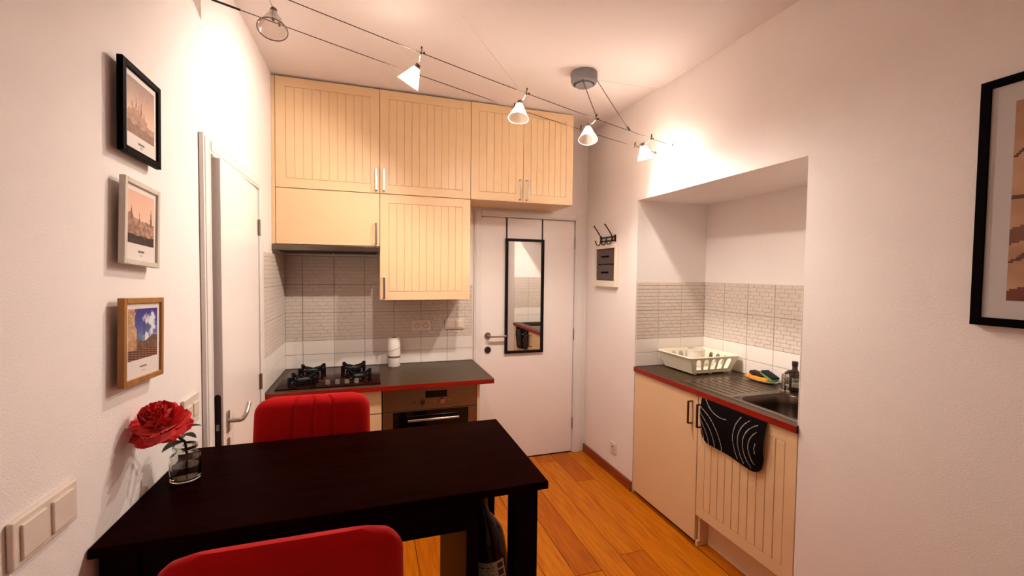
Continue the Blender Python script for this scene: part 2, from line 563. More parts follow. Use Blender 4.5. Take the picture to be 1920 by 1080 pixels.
# oven
t = thing('built_in_oven', 'steel built-in oven with black glass door and bar handle', 'oven', (.362, 3.05, .2))
o = (.362, 3.05, .2)
sp_m = mat('oven_steel', (150, 128, 102), rough=.38, metal=1.0, bump=.08, bscale=60, stretch=(1, 20, 20))
b = MB(); b.box(*W(.070, .654, 2.77, 3.30, .201, .816, o)); b.build('body', dsteel_m, t)
b = MB(); b.box(*W(.068, .657, 2.748, 2.769, .677, .815, o, .002)); cp = b.build('control_panel', sp_m, t)
b = MB(); b.box(*W(.326, .463, 2.7465, 2.750, .748, .792, o, .001)); b.build('display', mat('black_glass', (6, 5, 6), rough=.08), cp)
for x, r in ((.255, .008), (.308, .018), (.354, .007), (.381, .007), (.431, .018), (.478, .008)):
    b = MB(); b.cone((x-o[0], 2.749-o[1], .727-o[2]), (x-o[0], 2.749-o[1]-(.024 if r > .01 else .010), .727-o[2]), r, r*.85, 20)
    b.build('knob' if r > .01 else 'button', chrome_m, cp, True)
b = MB(); b.box(*W(.068, .657, 2.750, 2.769, .205, .673, o, .002)); od = b.build('oven_door', sp_m, t)
b = MB(); b.box(*W(.128, .603, 2.7475, 2.7515, .27, .670, o, .001)); b.build('door_glass', mat('oven_glass', (8, 6, 6), rough=.06), od)
b = MB()
b.cyl((.215-o[0], 2.712-o[1], .622-o[2]), (.535-o[0], 2.712-o[1], .622-o[2]), .0075, 14)
for x in (.235, .515):
    b.cyl((x-o[0], 2.712-o[1], .622-o[2]), (x-o[0], 2.748-o[1], .622-o[2]), .006, 10)
b.build('bar_handle', chrome_m, od, True)

# gas hob
t = thing('gas_hob', 'dark glass gas hob with four black burners', 'hob', (-.24, 3.03, .85))
hg_m = mat('hob_glass', (40, 9, 6), rough=.12, spec=.1, ior=1.3)
b = MB(); b.box(-.29, .295, -.265, .255, .0005, .008, bev=.003); b.build('glass_plate', hg_m, t, True)
iron_m = mat('cast_iron', (5, 4, 5), rough=.35, spec=.3)
cap_m = mat('burner_enamel', (14, 13, 15), rough=.18, spec=.6)
for (bx, by, r) in ((-.155, -.135, .058), (-.135, .115, .04), (.125, .13, .045), (.165, -.12, .036)):
    bn = MB(); bn.lathe([(r*1.15, .008), (r*1.15, .014), (r, .02), (r*.9, .024)], 28, (bx, by, 0)); bo = bn.build('burner', iron_m, t, True)
    bn = MB(); bn.lathe([(r*.88, .0235), (r*.88, .031), (r*.8, .034), (0, .036)], 28, (bx, by, 0)); bn.build('burner_cap', cap_m, bo, True)
    ts = MB(); R0 = .092
    for k in range(4):
        a = pi/4 + k*pi/2
        c, s = math.cos(a), math.sin(a)
        mt = Matrix.Translation((bx, by, 0)) @ Matrix.Rotation(a, 4, 'Z')
        q = bmesh.new()
        poly = [(.030, .034), (.060, .042), (R0, .060), (R0+.010, .058), (R0+.012, .008), (R0-.002, .008), (R0-.006, .038), (.030, .027)]
        A = [q.verts.new((px, -.006, pz)) for px, pz in poly]
        B = [q.verts.new((px, .006, pz)) for px, pz in poly]
        q.faces.new(A); q.faces.new(B[::-1])
        for i in range(len(A)):
            q.faces.new([A[i], B[i], B[(i+1) % len(A)], A[(i+1) % len(A)]])
        ts.merge(q, mt)
        a2 = a + pi/2
        p1 = (bx+R0*c, by+R0*s, .045); p2 = (bx+R0*math.cos(a2), by+R0*math.sin(a2), .045)
        mid = ((p1[0]+p2[0])/2, (p1[1]+p2[1])/2, .028)
        ts.tube([p1, mid, p2], .0055, 8)
    ts.build('pan_support', iron_m, t, True)
for k in range(4):
    b = MB(); b.cone((-.012+k*.055, -.205, .008), (-.012+k*.055, -.205, .030), .016, .013, 18)
    b.box(-.014+k*.055, -.010+k*.055, -.218, -.192, .030, .033)
    b.build('knob', mat('hob_knob', (150, 138, 126), rough=.35, metal=.6), t, True)

# kitchen roll
t = thing('kitchen_roll', 'white kitchen paper roll with brown bands standing on the worktop', 'paper roll', (.160, 3.275, .85))
paper_m = mat('tissue_paper', (246, 236, 226), rough=.9, bump=.4, bscale=160)
b = MB(); b.lathe([(.014, .0005), (.042, .0005), (.044, .004), (.044, .208), (.042, .212), (.016, .212), (.016, .19), (.0, .19)], 32); b.build('paper', paper_m, t, True)
b = MB(); b.lathe([(.0158, .15), (.0158, .2135), (.0135, .2135), (.0135, .15)], 24); b.build('cardboard_tube', mat('cardboard', (120, 84, 58), rough=.9), t, True)
b = MB(); b.lathe([(.0442, .066), (.0455, .068), (.0455, .077), (.0442, .079)], 32); b.build('band', mat('band_brown', (120, 96, 78), rough=.8), t, True)
b = MB()
b.tube([(.0448*math.cos(a), .0448*math.sin(a), .128+.014*math.cos(a)) for a in [k*pi/14 for k in range(29)]], .0022, 6)
b.build('paper_edge', mat('paper_edge', (186, 170, 156), rough=.9), t, True)

# sockets and switches on the tiles
plate_m = mat('switch_plastic', (232, 214, 200), rough=.35)
def plate(name, label, cat, loc, rz, wd, ht, kinds, m=None):
    m = m or plate_m
    t = thing(name, label, cat, loc, rz)
    b = MB(); b.box(0, wd, -.010, 0, 0, ht, bev=.003)
    fr = b.build('cover_plate', m, t)
    n = len(kinds)
    cw = (wd-.016)/n
    for i, k in enumerate(kinds):
        x0 = .008+i*cw
        if k == 'rocker':
            q = MB()
            s = min(cw-.010, ht-.022)
            cx, cz = x0+cw/2, ht/2
            q.box(cx-s/2, cx+s/2, -.0145, -.009, cz-s/2, cz+s/2, bev=.002)
            q.build('rocker', m, t)
        else:
            q = MB(); cx, cz = x0+cw/2, ht/2
            q.lathe([(.021, 0), (.021, .002), (.018, .002), (.017, -.004), (0, -.004)], 24, (cx, -.010, cz), Matrix.Rotation(pi/2, 4, 'X'))
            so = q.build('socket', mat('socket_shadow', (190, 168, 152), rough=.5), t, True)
            q = MB()
            for dx in (-.0095, .0095):
                q.cyl((cx+dx, -.0065, cz), (cx+dx, -.0055, cz), .0028, 10)
            q.cyl((cx, -.006, cz+.010), (cx, -.016, cz+.010), .0024, 8)
            q.build('contacts', mat('contact_dark', (30, 20, 18), rough=.5), so, True)
    return t
plate('double_socket', 'double power socket on the tiles above the worktop', 'socket', (.290, YB-.0095, 1.095), 0, .148, .083, ('socket', 'socket'))
plate('double_switch', 'double light switch on the tiles beside the entrance door', 'switch', (.545, YB-.0095, 1.101), 0, .152, .082, ('rocker', 'rocker'))
plate('double_switch', 'large double switch plate on the left wall nearest the camera', 'switch', (XL+.0005, .926, 1.040), LX, .168, .082, ('rocker', 'rocker'))
plate('double_switch', 'switch plate half hidden behind the red flower', 'switch', (XL+.0005, 1.625, 1.028), LX, .125, .098, ('rocker', 'rocker'))
plate('single_socket', 'small white socket low on the wall above the skirting', 'socket', (XR-.0005, 2.902, .178), RX, .082, .082, ('socket',))

# over-door mirror
t = thing('door_mirror', 'tall narrow black framed mirror hanging on the entrance door', 'mirror', (1.199, YB+.003, .885))
fm = mat('mirror_frame_black', (7, 3, 3), rough=.5, spec=.25)
w2, hh = .167, .936
fwid = .022
for q in ((-w2, -w2+fwid, 0, hh), (w2-fwid, w2, 0, hh), (-w2+fwid, w2-fwid, 0, fwid), (-w2+fwid, w2-fwid, hh-fwid, hh)):
    b = MB(); b.box(q[0], q[1], -.022, -.001, q[2], q[3], bev=.0015); b.build('frame_bar', fm, t)
b = MB(); b.box(-w2+fwid-.004, w2-fwid+.004, -.012, -.006, fwid-.004, hh-fwid+.004)
b.build('mirror_glass', mat('mirror_silver', (235, 235, 232), rough=.01, metal=1.0), t)
for sx in (-.155, .155):
    b = MB(); b.box(sx-.005, sx+.005, -.0035, -.0005, hh-.03, 1.1015); b.build('strap', fm, t)

# fuse box and coat hooks on the right wall
t = thing('fuse_box', 'cream fuse box with smoked double window on the right wall', 'fuse box', (XR-.0005, 3.158, 1.444), RX)
fb_m = mat('fuse_box_cream', (236, 222, 204), rough=.4)
W0, H0 = .318, .322
for q in ((0, .018, 0, H0), (W0-.02, W0, 0, H0), (.018, W0-.02, 0, .048), (.018, W0-.02, H0-.026, H0)):
    b = MB(); b.box(q[0], q[1], -.032, 0, q[2], q[3], bev=.003); b.build('frame_bar', fb_m, t)
b = MB(); b.box(.018, W0-.02, -.006, 0, .048, H0-.026); b.build('back_plate', mat('fuse_back', (70, 48, 46), rough=.5), t)
sm_m = mat('smoked_window', (78, 58, 58), rough=.15)
for z0, z1 in ((.05, .172), (.175, .294)):
    b = MB(); b.box(.024, W0-.026, -.024, -.012, z0+.003, z1-.003, bev=.003); d = b.build('window_door', sm_m, t)
    b = MB(); b.box(.10, .21, -.0275, -.0235, (z0+z1)/2-.007, (z0+z1)/2+.007, bev=.001); b.build('grip', black_m, d)

t = thing('coat_rack', 'small bronze coat rack with hooks above the fuse box', 'coat rack', (XR-.0005, 3.115, 1.80), RX)
bz_m = mat('aged_bronze', (74, 52, 38), rough=.35, metal=.9)
for z in (.0, .028):
    b = MB(); b.box(.0, .235, -.012, -.004, z-.006, z+.006, bev=.002); b.build('rail', bz_m, t)
for x in (.012, .222):
    b = MB(); b.box(x-.008, x+.008, -.010, 0, -.010, .042, bev=.002); b.build('bracket', bz_m, t)
for x in (.022, .190):
    b = MB(); b.tube([(x, -.010, .0), (x, -.014, .035), (x, -.03, .06), (x, -.06, .10), (x, -.075, .118)], .0048, 8); b.sphere((x, -.075, .118), .007, 10)
    b.build('long_hook', bz_m, t, True)
for x in (.03, .11, .19):
    b = MB(); b.tube([(x, -.012, .03), (x, -.018, -.005), (x, -.03, -.028), (x, -.05, -.030), (x, -.062, -.014), (x, -.064, -.002)], .0045, 8); b.sphere((x, -.064, 0), .0065, 10)
    b.build('hook', bz_m, t, True)

# ------------------------------------------------------------------ sink niche
def N(y):
    return 2.606-y          # local x on things that face the room from the right wall
XF = 1.762
t = thing('base_unit', 'flat fronted cream floor unit at the left of the sink niche', 'cabinet', (XF, 2.606, 0), RX)
b = MB(); b.box(.001, N(1.987), .02, .55, .03, .864); b.build('carcass', carc_m, t)
d = front(t, 0, N(1.985), .022, .862, 0, False)
redh_m = mat('handle_red_reflection', (96, 52, 38), rough=.35, metal=.9)  # dark red reflection put into the handle colour
bow_handle(d, N(2.03), 0, .69, .822, redh_m)
t = thing('base_unit', 'cream floor unit with grooved door under the sink', 'cabinet', (XF, 2.606, 0), RX)
b = MB(); b.box(N(1.984), N(1.384), .02, .05, .18, .864); b.box(N(1.984), N(1.384), .02, .55, .18, .20); b.box(N(1.984), N(1.966), .02, .55, .03, .864); b.box(N(1.402), N(1.384), .02, .55, .18, .864); b.build('carcass', carc_m, t)
d = front(t, N(1.983), N(1.382), .176, .862, 0, True)
bow_handle(d, N(1.958), 0, .69, .822, redh_m)
b = MB(); b.box(N(1.964), N(1.384), .075, .09, 0, .178); b.build('plinth', carc_m, t)
b = MB(); b.box(N(1.983), N(1.9665), .004, .09, 0, .0295); b.build('side_foot', carc_m, t)

# worktop with a cut-out for the bowl
t = thing('worktop', 'brown worktop with red wood edge set in the sink niche', 'worktop', (XF, 2.0, .866))
ox, oy, oz = XF, 2.0, .866
sx0, sx1, sy0, sy1 = 1.835, 2.175, 1.415, 1.795     # bowl cut-out
def rrect(x0, x1, y0, y1, r, n=8):
    pts = []
    for cx, cy, a0 in ((x1-r, y1-r, 0), (x0+r, y1-r, pi/2), (x0+r, y0+r, pi), (x1-r, y0+r, 3*pi/2)):
        for k in range(n+1):
            a = a0+k*pi/2/n
            pts.append((cx+r*math.cos(a), cy+r*math.sin(a)))
    return pts
def rect_hit(cx, cy, px, py, x0, x1, y0, y1):
    dx, dy = px-cx, py-cy
    ts = []
    if dx > 1e-9: ts.append((x1-cx)/dx)
    if dx < -1e-9: ts.append((x0-cx)/dx)
    if dy > 1e-9: ts.append((y1-cy)/dy)
    if dy < -1e-9: ts.append((y0-cy)/dy)
    k = min(ts)
    return (cx+dx*k, cy+dy*k)
WX0, WX1, WY0, WY1 = 1.7525, XN-.0095, YN1+.002, YN0-.0095
hole = rrect(sx0, sx1, sy0, sy1, .07)
cx, cy = (sx0+sx1)/2, (sy0+sy1)/2
import math as _m
outer = [rect_hit(cx, cy, px, py, WX0, WX1, WY0, WY1) for px, py in hole]
# add the rectangle corners
bm = bmesh.new()
loops = []
ang = lambda p: _m.atan2(p[1]-cy, p[0]-cx)
corners = [(WX0, WY0), (WX1, WY0), (WX1, WY1), (WX0, WY1)]
items = sorted([(ang(h), h, o_) for h, o_ in zip(hole, outer)] + [(ang(c), None, c) for c in corners], key=lambda q: q[0])
# give every corner a hole point of its own (nearest on the loop along the ray)
def hole_at(c):
    a = ang(c)
    best = min(hole, key=lambda h: abs(((ang(h)-a+pi) % (2*pi))-pi))
    return best
items = [(a, h if h else hole_at(c), c) for a, h, c in items]
for z in (oz+.0005, ZNC):
    loops.append(([bm.verts.new((h[0]-ox, h[1]-oy, z-oz)) for a, h, c in items], [bm.verts.new((c[0]-ox, c[1]-oy, z-oz)) for a, h, c in items]))
n = len(items)
for i in range(n):
    j = (i+1) % n
    for li, (H, O_) in enumerate(loops):
        try:
            bm.faces.new([H[i], O_[i], O_[j], H[j]] if li else [H[j], O_[j], O_[i], H[i]])
        except ValueError:
            pass
    bm.faces.new([loops[0][1][i], loops[0][1][j], loops[1][1][j], loops[1][1][i]])
    bm.faces.new([loops[0][0][j], loops[0][0][i], loops[1][0][i], loops[1][0][j]])
bmesh.ops.remove_doubles(bm, verts=bm.verts, dist=1e-6)
bmesh.ops.recalc_face_normals(bm, faces=bm.faces)
me = bpy.data.meshes.new('top_board'); bm.to_mesh(me); bm.free(); me.materials.append(top_m)
put('top_board', me, t)
b = MB(); b.box(1.7478-ox, 1.7522-ox, WY0-oy, WY1-oy, .0005, .0304, bev=.001); b.build('edge_strip', mat('worktop_wood_edge_y', (152, 24, 7), rough=0.35, rgb2=(132, 18, 5), nscale=5, stretch=(8, 1, 8)), t)

# sink: bowl, rim and drainer
t = thing('kitchen_sink', 'dark steel inset sink with ribbed drainer', 'sink', (2.0, 1.78, ZNC))
sink_m = mat('sink_steel', (128, 112, 98), rough=.3, metal=1.0, bump=.15, bscale=30)
bowl_m = mat('bowl_steel', (92, 76, 66), rough=.35, metal=1.0)
bm = bmesh.new()
prev = None
for (ins, dz) in ((-.012, .0022), (-.001, .0026), (.003, -.004), (.008, -.05), (.014, -.135), (.035, -.155), (.10, -.158)):
    ring = [bm.verts.new((px-2.0, py-1.78, dz)) for px, py in rrect(sx0+ins, sx1-ins, sy0+ins, sy1-ins, max(.012, .07-ins*.6))]
    if prev:
        for i in range(len(ring)):
            bm.faces.new([prev[i], prev[(i+1) % len(ring)], ring[(i+1) % len(ring)], ring[i]])
    prev = ring
bm.faces.new(prev)
bmesh.ops.recalc_face_normals(bm, faces=bm.faces)
bmesh.ops.reverse_faces(bm, faces=bm.faces)
me = bpy.data.meshes.new('bowl'); bm.to_mesh(me); bm.free(); me.materials.append(bowl_m)
for p in me.polygons: p.use_smooth = True
bowl = put('bowl', me, t)
b = MB(); b.lathe([(.0, -.1565), (.03, -.1565), (.032, -.154), (.026, -.1535), (.024, -.156)], 24, (2.0-2.0, 1.6-1.78, 0)); b.build('drain', chrome_m, bowl, True)
# outer rim sheet
bm = bmesh.new()
O1 = rrect(1.806, 2.245, 1.392, 2.19, .04); H1 = rrect(sx0-.011, sx1+.011, sy0-.011, sy1+.011, .075)
# split into drainer board (left) and rim around the bowl
b = MB()
b.box(1.806-2, sx0-.010-2, 1.392-1.78, 1.815-1.78, .0004, .0022, bev=.0006, seg=1)
b.box(sx1+.010-2, 2.245-2, 1.392-1.78, 1.815-1.78, .0004, .0022, bev=.0006, seg=1)
b.box(sx0-.0101-2, sx1+.0101-2, 1.392-1.78, sy0-.010-1.78, .0004, .0022)
b.box(sx0-.0101-2, sx1+.0101-2, sy1+.010-1.78, 1.815-1.78, .0004, .0022)
bm.free()
b.build('rim', sink_m, t)
b = MB(); b.box(1.806-2, 2.245-2, 1.816-1.78, 2.19-1.78, .0004, .0022, bev=.0006, seg=1); dr = b.build('drainer', sink_m, t)
for k in range(8):
    b = MB(); xx = 1.85+k*.048
    b.box(xx-2, xx+.018-2, 1.86-1.78, 2.14-1.78, .002, .0042, bev=.0015); b.build('rib', sink_m, dr)

# mixer tap
t = thing('mixer_tap', 'short chrome mixer tap behind the sink bowl', 'tap', (2.205, 1.815, ZNC+.0024))
b = MB(); b.lathe([(0, 0), (.026, 0), (.026, .006), (.019, .012), (.0185, .095), (.016, .102), (0, .104)], 24); b.build('body', chrome_m, t, True)
b = MB(); b.tube([(0, 0, .07), (-.03, -.03, .085), (-.08, -.075, .095), (-.11, -.10, .088), (-.112, -.102, .075)], .010, 12); b.build('spout', dsteel_m, t, True)
b = MB(); b.tube([(0, 0, .102), (.012, -.006, .112), (.045, -.02, .118)], .0085, 10); b.build('lever', dsteel_m, t, True)

# soap bottle
t = thing('soap_bottle', 'dark soap bottle with pale printed label at the edge of the niche', 'bottle', (2.278, 1.818, ZNC+.0024))
b = MB(); b.lathe([(0, 0), (.030, 0), (.034, .004), (.034, .075), (.030, .095), (.014, .118), (.0125, .138), (0, .138)], 28)
b.build('body', mat('bottle_dark_clear', (62, 48, 42), rough=.12, trans=.25), t, True)
b = MB(); b.lathe([(0, .136), (.015, .136), (.0155, .162), (.014, .165), (0, .165)], 24); b.build('cap', mat('cap_dark', (30, 20, 20), rough=.35), t, True)
def soap_label(u, v):
    bg = (205, 196, 176)
    if v > .55 and u < .62:
        for cxx in (.14, .32, .50):
            d = math.hypot((u-cxx)*1.3, (v-.78))
            if .07 < d < .13: return (24, 18, 18)
        if .58 < v < .64 and int(u*14) % 2 == 0: return (30, 22, 22)
    if u > .68 and v > .5 and ((u*9) % 1 > .45) and ((v*7) % 1 > .4): return (60, 50, 46)
    if v < .4 and (v*9) % 1 < .4 and .08 < u < .6: return (90, 82, 60)
    return bg
printed('label', soap_label, 1, 1, 36, 26, vcol_mat('label_print', .5), t,
        bend=lambda u, v: (.0345*math.cos(-2.85+u*1.9), .0345*math.sin(-2.85+u*1.9), .022+v*.052))

# dish of sponges
t = thing('sponge_dish', 'white oval dish holding the sponges beside the tap', 'dish', (2.275, 2.03, ZNC+.0045))
b = MB()
sc = Matrix.Diagonal((.62, 1.25, 1, 1))
b.lathe([(0, 0), (.055, 0), (.078, .009), (.084, .013), (.081, .0135), (.056, .004), (0, .0035)], 36, (0, 0, 0), sc)
b.build('dish', plast_m, t, True)
def pad(name, label, loc, sz, col, rot, bump=.8):
    b = MB(); b.box(-sz[0]/2, sz[0]/2, -sz[1]/2, sz[1]/2, 0, sz[2], bev=min(sz)*.3, seg=3)
    o_ = b.build(name, mat(name+'_'+'_'.join(map(str, col)), col, rough=.95, bump=bump, bscale=140), None, True, loc, rot)
    return tag(o_, label, name.split('_')[-1])
pad('cleaning_cloth', 'crumpled orange cleaning cloth lying on the white dish', (2.268, 2.045, ZNC+.0135), (.07, .15, .016), (236, 150, 40), (0, 0, .05), 1.0)
pad('scouring_sponge', 'dark brown scouring sponge leaning on the orange cloth', (2.284, 2.068, ZNC+.031), (.055, .085, .022), (52, 32, 28), (.12, 0, .15))
s_ = pad('kitchen_sponge', 'green and black sponge lying tilted on the white dish', (2.292, 1.995, ZNC+.031), (.055, .095, .016), (92, 150, 84), (.32, 0, -.1))
b = MB(); b.box(-.0272, .0272, -.0465, .0465, .0155, .028, bev=.004); b.build('scouring_pad', mat('scour_black', (20, 22, 26), rough=.95, bump=.8, bscale=200), s_, True)

# dish rack
t = thing('dish_rack', 'white plastic dish rack with arched slots in the niche corner', 'dish rack', (2.125, 2.415, ZNC))
rk_m = mat('rack_plastic', (244, 236, 214), rough=.3)
zb_, zt_ = .014, .116
xb, yb, xt_, yt_ = .155, .140, .192, .168
def slot_wall(mb, P, Q, R_, S_, slots, thick, inward):
    """bilinear wall P(u0v0) Q(u1v0) R(u1v1) S(u0v1) with arched slots (u0,u1,v0,v1)"""
    P, Q, R_, S_ = map(Vector, (P, Q, R_, S_))
    def at(u, v):
        return (P*(1-u)+Q*u)*(1-v) + (S_*(1-u)+R_*u)*v
    inw = Vector(inward)*thick
    q = bmesh.new()
    def quad(pts):
        f = [q.verts.new(at(*p)) for p in pts]
        g = [q.verts.new(at(*p)+inw) for p in pts]
        q.faces.new(f); q.faces.new(g[::-1])
        m = len(f)
        for i in range(m):
            q.faces.new([f[i], g[i], g[(i+1) % m], f[(i+1) % m]])
    last = 0
    for (a, c, v0, v1) in slots:
        quad([(last, 0), (a, 0), (a, 1), (last, 1)])
        quad([(a, 0), (c, 0), (c, v0), (a, v0)])
        rr = (c-a)/2; vr = v1-.30*(v1-v0)
        K = 8
        arc = [(a+rr-rr*math.cos(pi*k/K), vr+(v1-vr)*math.sin(pi*k/K)) for k in range(K+1)]
        for k in range(K):
            quad([arc[k], arc[k+1], (arc[k+1][0], 1), (arc[k][0], 1)])
        last = c
    quad([(last, 0), (1, 0), (1, 1), (last, 1)])
    bmesh.ops.recalc_face_normals(q, faces=q.faces)
    mb.merge(q)
sl = [(.10+k*.165, .10+k*.165+.11, .20, .88) for k in range(5)]
for nm, P, Q, R_, S_, ss, inw in (
        ('slotted_side', (-xb, -yb, zb_), (xb, -yb, zb_), (xt_, -yt_, zt_), (-xt_, -yt_, zt_), sl, (0, 1, 0)),
        ('slotted_side', (-xb, yb, zb_), (xb, yb, zb_), (xt_, yt_, zt_), (-xt_, yt_, zt_), sl, (0, -1, 0)),
        ('solid_end', (-xb, -yb, zb_), (-xb, yb, zb_), (-xt_, yt_, zt_), (-xt_, -yt_, zt_), [], (1, 0, 0)),
        ('slotted_side', (xb, -yb, zb_), (xb, yb, zb_), (xt_, yt_, zt_), (xt_, -yt_, zt_), [(.25, .36, .22, .86), (.45, .56, .22, .86), (.65, .76, .22, .86)], (-1, 0, 0))):
    b = MB(); slot_wall(b, P, Q, R_, S_, ss, .003, inw); b.build(nm, rk_m, t)
b = MB(); b.box(-xb, xb, -yb, yb, zb_-.003, zb_); b.build('tray_floor', rk_m, t)
b = MB()
ring = rrect(-xt_-.003, xt_+.003, -yt_-.003, yt_+.003, .02, 5)
b.tube([(px, py, zt_) for px, py in ring+ring[:2]], .0055, 8); b.build('rim', rk_m, t, True)
for px in (-.12, 0, .12):
    for py in (-.12, .12):
        b = MB(); b.cone((px, py, 0), (px, py, zb_-.002), .009, .013, 12); b.build('foot', rk_m, t, True)
t = thing('white_bowl', 'white round pot standing in the dish rack', 'bowl', (2.16, 2.47, ZNC+.0145))
b = MB(); b.lathe([(0, 0), (.05, 0), (.056, .006), (.06, .118), (.057, .118), (.053, .008), (0, .006)], 32); b.build('pot', mat('pot_white', (236, 226, 216), rough=.3), t, True)
b = MB(); b.lathe([(.057, .112), (.0625, .112), (.0625, .119), (.057, .119)], 32); b.build('rim', rk_m, t, True)

# towel hanging from under the worktop edge
def towel_col(u, v):
    t_ = 1-v
    lines = []
    dk = (14, 9, 10); ln = (176, 168, 164)
    wv = .008
    def arc(cx_, cy_, rx, ry, lo=None, hi=None):
        e = math.hypot((u-cx_)/rx, (t_-cy_)/ry)
        return abs(e-1) < wv/min(rx, ry)*.55
    for rx, ry in ((.10, .26), (.19, .45), (.29, .62), (.40, .78)):
        if u < .5 and t_ > .22 and arc(-.04, 1.02, rx, ry): return ln
    if t_ < .40 and u < .45 and arc(.36, -.35, .34, .62): return ln
    for rx, ry in ((.50, .78), (.42, .62), (.34, .50), (.255, .40), (.17, .30)):
        if .42 < u < .90 and .08 < t_ < .95 and arc(1.06, .55, rx, ry): return ln
    return dk
t = thing('tea_towel', 'black towel with white curved lines hanging below the sink worktop', 'towel', (1.742, 1.735, .865), RX)
def towel_pt(u, v):
    x_ = -.205 + u*.415
    r = .06
    bot = -.262 + .03*(1-u)
    du = min(u, 1-u)*.415
    lift = 0
    if du < r:
        lift = r - math.sqrt(max(0, r*r-(r-du)**2))
    z_ = (bot+lift)*(1-v) - .0015
    x_ += -.02*(1-v)*(u-.2)
    y_ = .012 - .010*math.sin(pi*min(1, (1-v)*1.1)) - .006*math.sin(u*9+.5)*(1-v)
    return (x_, y_-.004, z_)
tw = printed('towel_cloth', towel_col, 1, 1, 110, 80, vcol_mat('towel_print', .95, .1), t, bend=towel_pt)
md = tw.modifiers.new('thickness', 'SOLIDIFY'); md.thickness = .004; md.offset = 1

# ------------------------------------------------------------------ pictures
def picture(name, label, loc, rz, wd, ht, bar, depth, fm_, mat_w, fn, pw, ph, px, pz, nu=60, nv=72, tilt=0.0):
    t = thing(name, label, 'picture', loc, rz)
    for q in ((0, bar, 0, ht), (wd-bar, wd, 0, ht), (bar, wd-bar, 0, bar), (bar, wd-bar, ht-bar, ht)):
        b = MB(); b.box(q[0], q[1], -depth, -.001, q[2], q[3], bev=.001, seg=1); b.build('frame_bar', fm_, t)
    b = MB(); b.box(bar-.002, wd-bar+.002, -depth+.006, -depth+.010, bar-.002, ht-bar+.002); b.build('mount', mat_w, t)
    printed('print', fn, pw, ph, nu, nv, vcol_mat('photo_print', .5, .35), t, (px, -depth+.0052, pz))
    return t
def hsh(x, y):
    s = math.sin(x*127.1+y*311.7)*43758.5453
    return s-math.floor(s)
def vn(x, y):
    xi, yi = math.floor(x), math.floor(y)
    fx, fy = x-xi, y-yi
    fx, fy = fx*fx*(3-2*fx), fy*fy*(3-2*fy)
    return (hsh(xi, yi)*(1-fx)+hsh(xi+1, yi)*fx)*(1-fy)+(hsh(xi, yi+1)*(1-fx)+hsh(xi+1, yi+1)*fx)*fy
def fbm(x, y):
    return .5*vn(x, y)+.3*vn(2*x+7, 2*y+3)+.2*vn(4*x+1, 4*y+9)
def mixc(a, b_, t_):
    t_ = max(0, min(1, t_))
    return tuple(p*(1-t_)+q*t_ for p, q in zip(a, b_))
def spire(u, v, c, base, top, wd):
    return base < v < top and abs(u-c) < wd*(1-(v-base)/(top-base)*.92)
def art_castle(u, v):
    sky = mixc((232, 190, 160), (150, 116, 106), (v-.35)/.65+.25*(fbm(u*4, v*4)-.5))
    roof = .36+.13*math.exp(-((u-.3)/.22)**2)+.03*(int(u*18) % 2)
    if v < .16+.05*(1-u) + .02*math.sin(u*20):
        return mixc((120, 80, 66), (166, 124, 104), fbm(u*12, v*14))
    if v < roof*.72 or (u > .65 and v < .27):
        return mixc((140, 96, 78), (206, 160, 134), fbm(u*10, v*12)*1.2)
    if v < roof and u < .72:
        return mixc((164, 116, 96), (196, 150, 124), fbm(u*14, v*16))
    for c_, tp, wd in ((.18, .62, .035), (.32, .70, .04), (.50, .66, .05), (.42, .58, .03), (.60, .52, .03)):
        if spire(u, v, c_, .3, tp, wd): return (136, 92, 78)
    return sky
def art_town(u, v):
    if v < .17+.01*math.sin(u*14):
        return mixc((40, 20, 20), (96, 62, 54), 1 if fbm(u*20, v*24) > .66 else 0)
    hill = .50-.06*u+.10*math.exp(-((u-.1)/.09)**2)+.05*(fbm(u*9, 3)-.5)
    if spire(u, v, .87, .4, .74, .05) or spire(u, v, .13, .45, .70, .05) or spire(u, v, .42, .45, .62, .02):
        return (120, 82, 70)
    if v < hill:
        return mixc((112, 76, 62), (206, 164, 140), fbm(u*16, v*16)*1.3-.15)
    return mixc((240, 204, 180), (226, 182, 156), v)
def art_bridge(u, v):
    if v < .20-.0*u:
        k = (v*22+u*3) % 1
        return (66, 34, 26) if k < .5 else (148, 100, 74)
    if u < .22+.06*(v < .6) and v > .2:
        return mixc((150, 104, 74), (224, 184, 146), fbm(u*18, v*14)*1.3-.1)
    if abs(u-.53) < .012 and .3 < v < .8: return (70, 66, 84)
    if v < .40+.05*math.sin(u*9) and u > .25:
        return mixc((70, 48, 40), (150, 112, 86), fbm(u*16, v*20))
    cl = fbm(u*5+2, v*5)
    sky = mixc((56, 48, 130), (120, 150, 186), (.95-v)*1.2)
    return mixc(sky, (226, 224, 226), (cl-.46)*6)
def art_plant(u, v):
    s = abs(math.sin((v*5.5 - u*3.0 + .9*fbm(u*3, v*4))*2.1))
    base = mixc((196, 154, 118), (150, 104, 76), fbm(u*4, v*6)*1.3-.2)
    if s < .12: return (92, 52, 38)
    if (v < .05+.25*u) : return (112, 52, 40)
    if .28 < v-.25*u < .36: return (120, 74, 54)
    return base
mount_m = mat('mount_paper', (228, 214, 206), rough=.8)
mount2_m = mat('mount_paper_grey', (198, 190, 186), rough=.8)
def capt(fn, frac):
    """a white sheet: the photograph above, a caption strip with a small grey mark below"""
    def g(u, v):
        if .07 < u < .93 and frac < v < .93:
            return fn((u-.07)/.86, (v-frac)/(.93-frac))
        if abs(v-frac*.55) < .012 and .40 < u < .60: return (120, 108, 102)
        if abs(v-frac*.32) < .007 and .45 < u < .55: return (168, 156, 150)
        return (230, 218, 212)
    return g
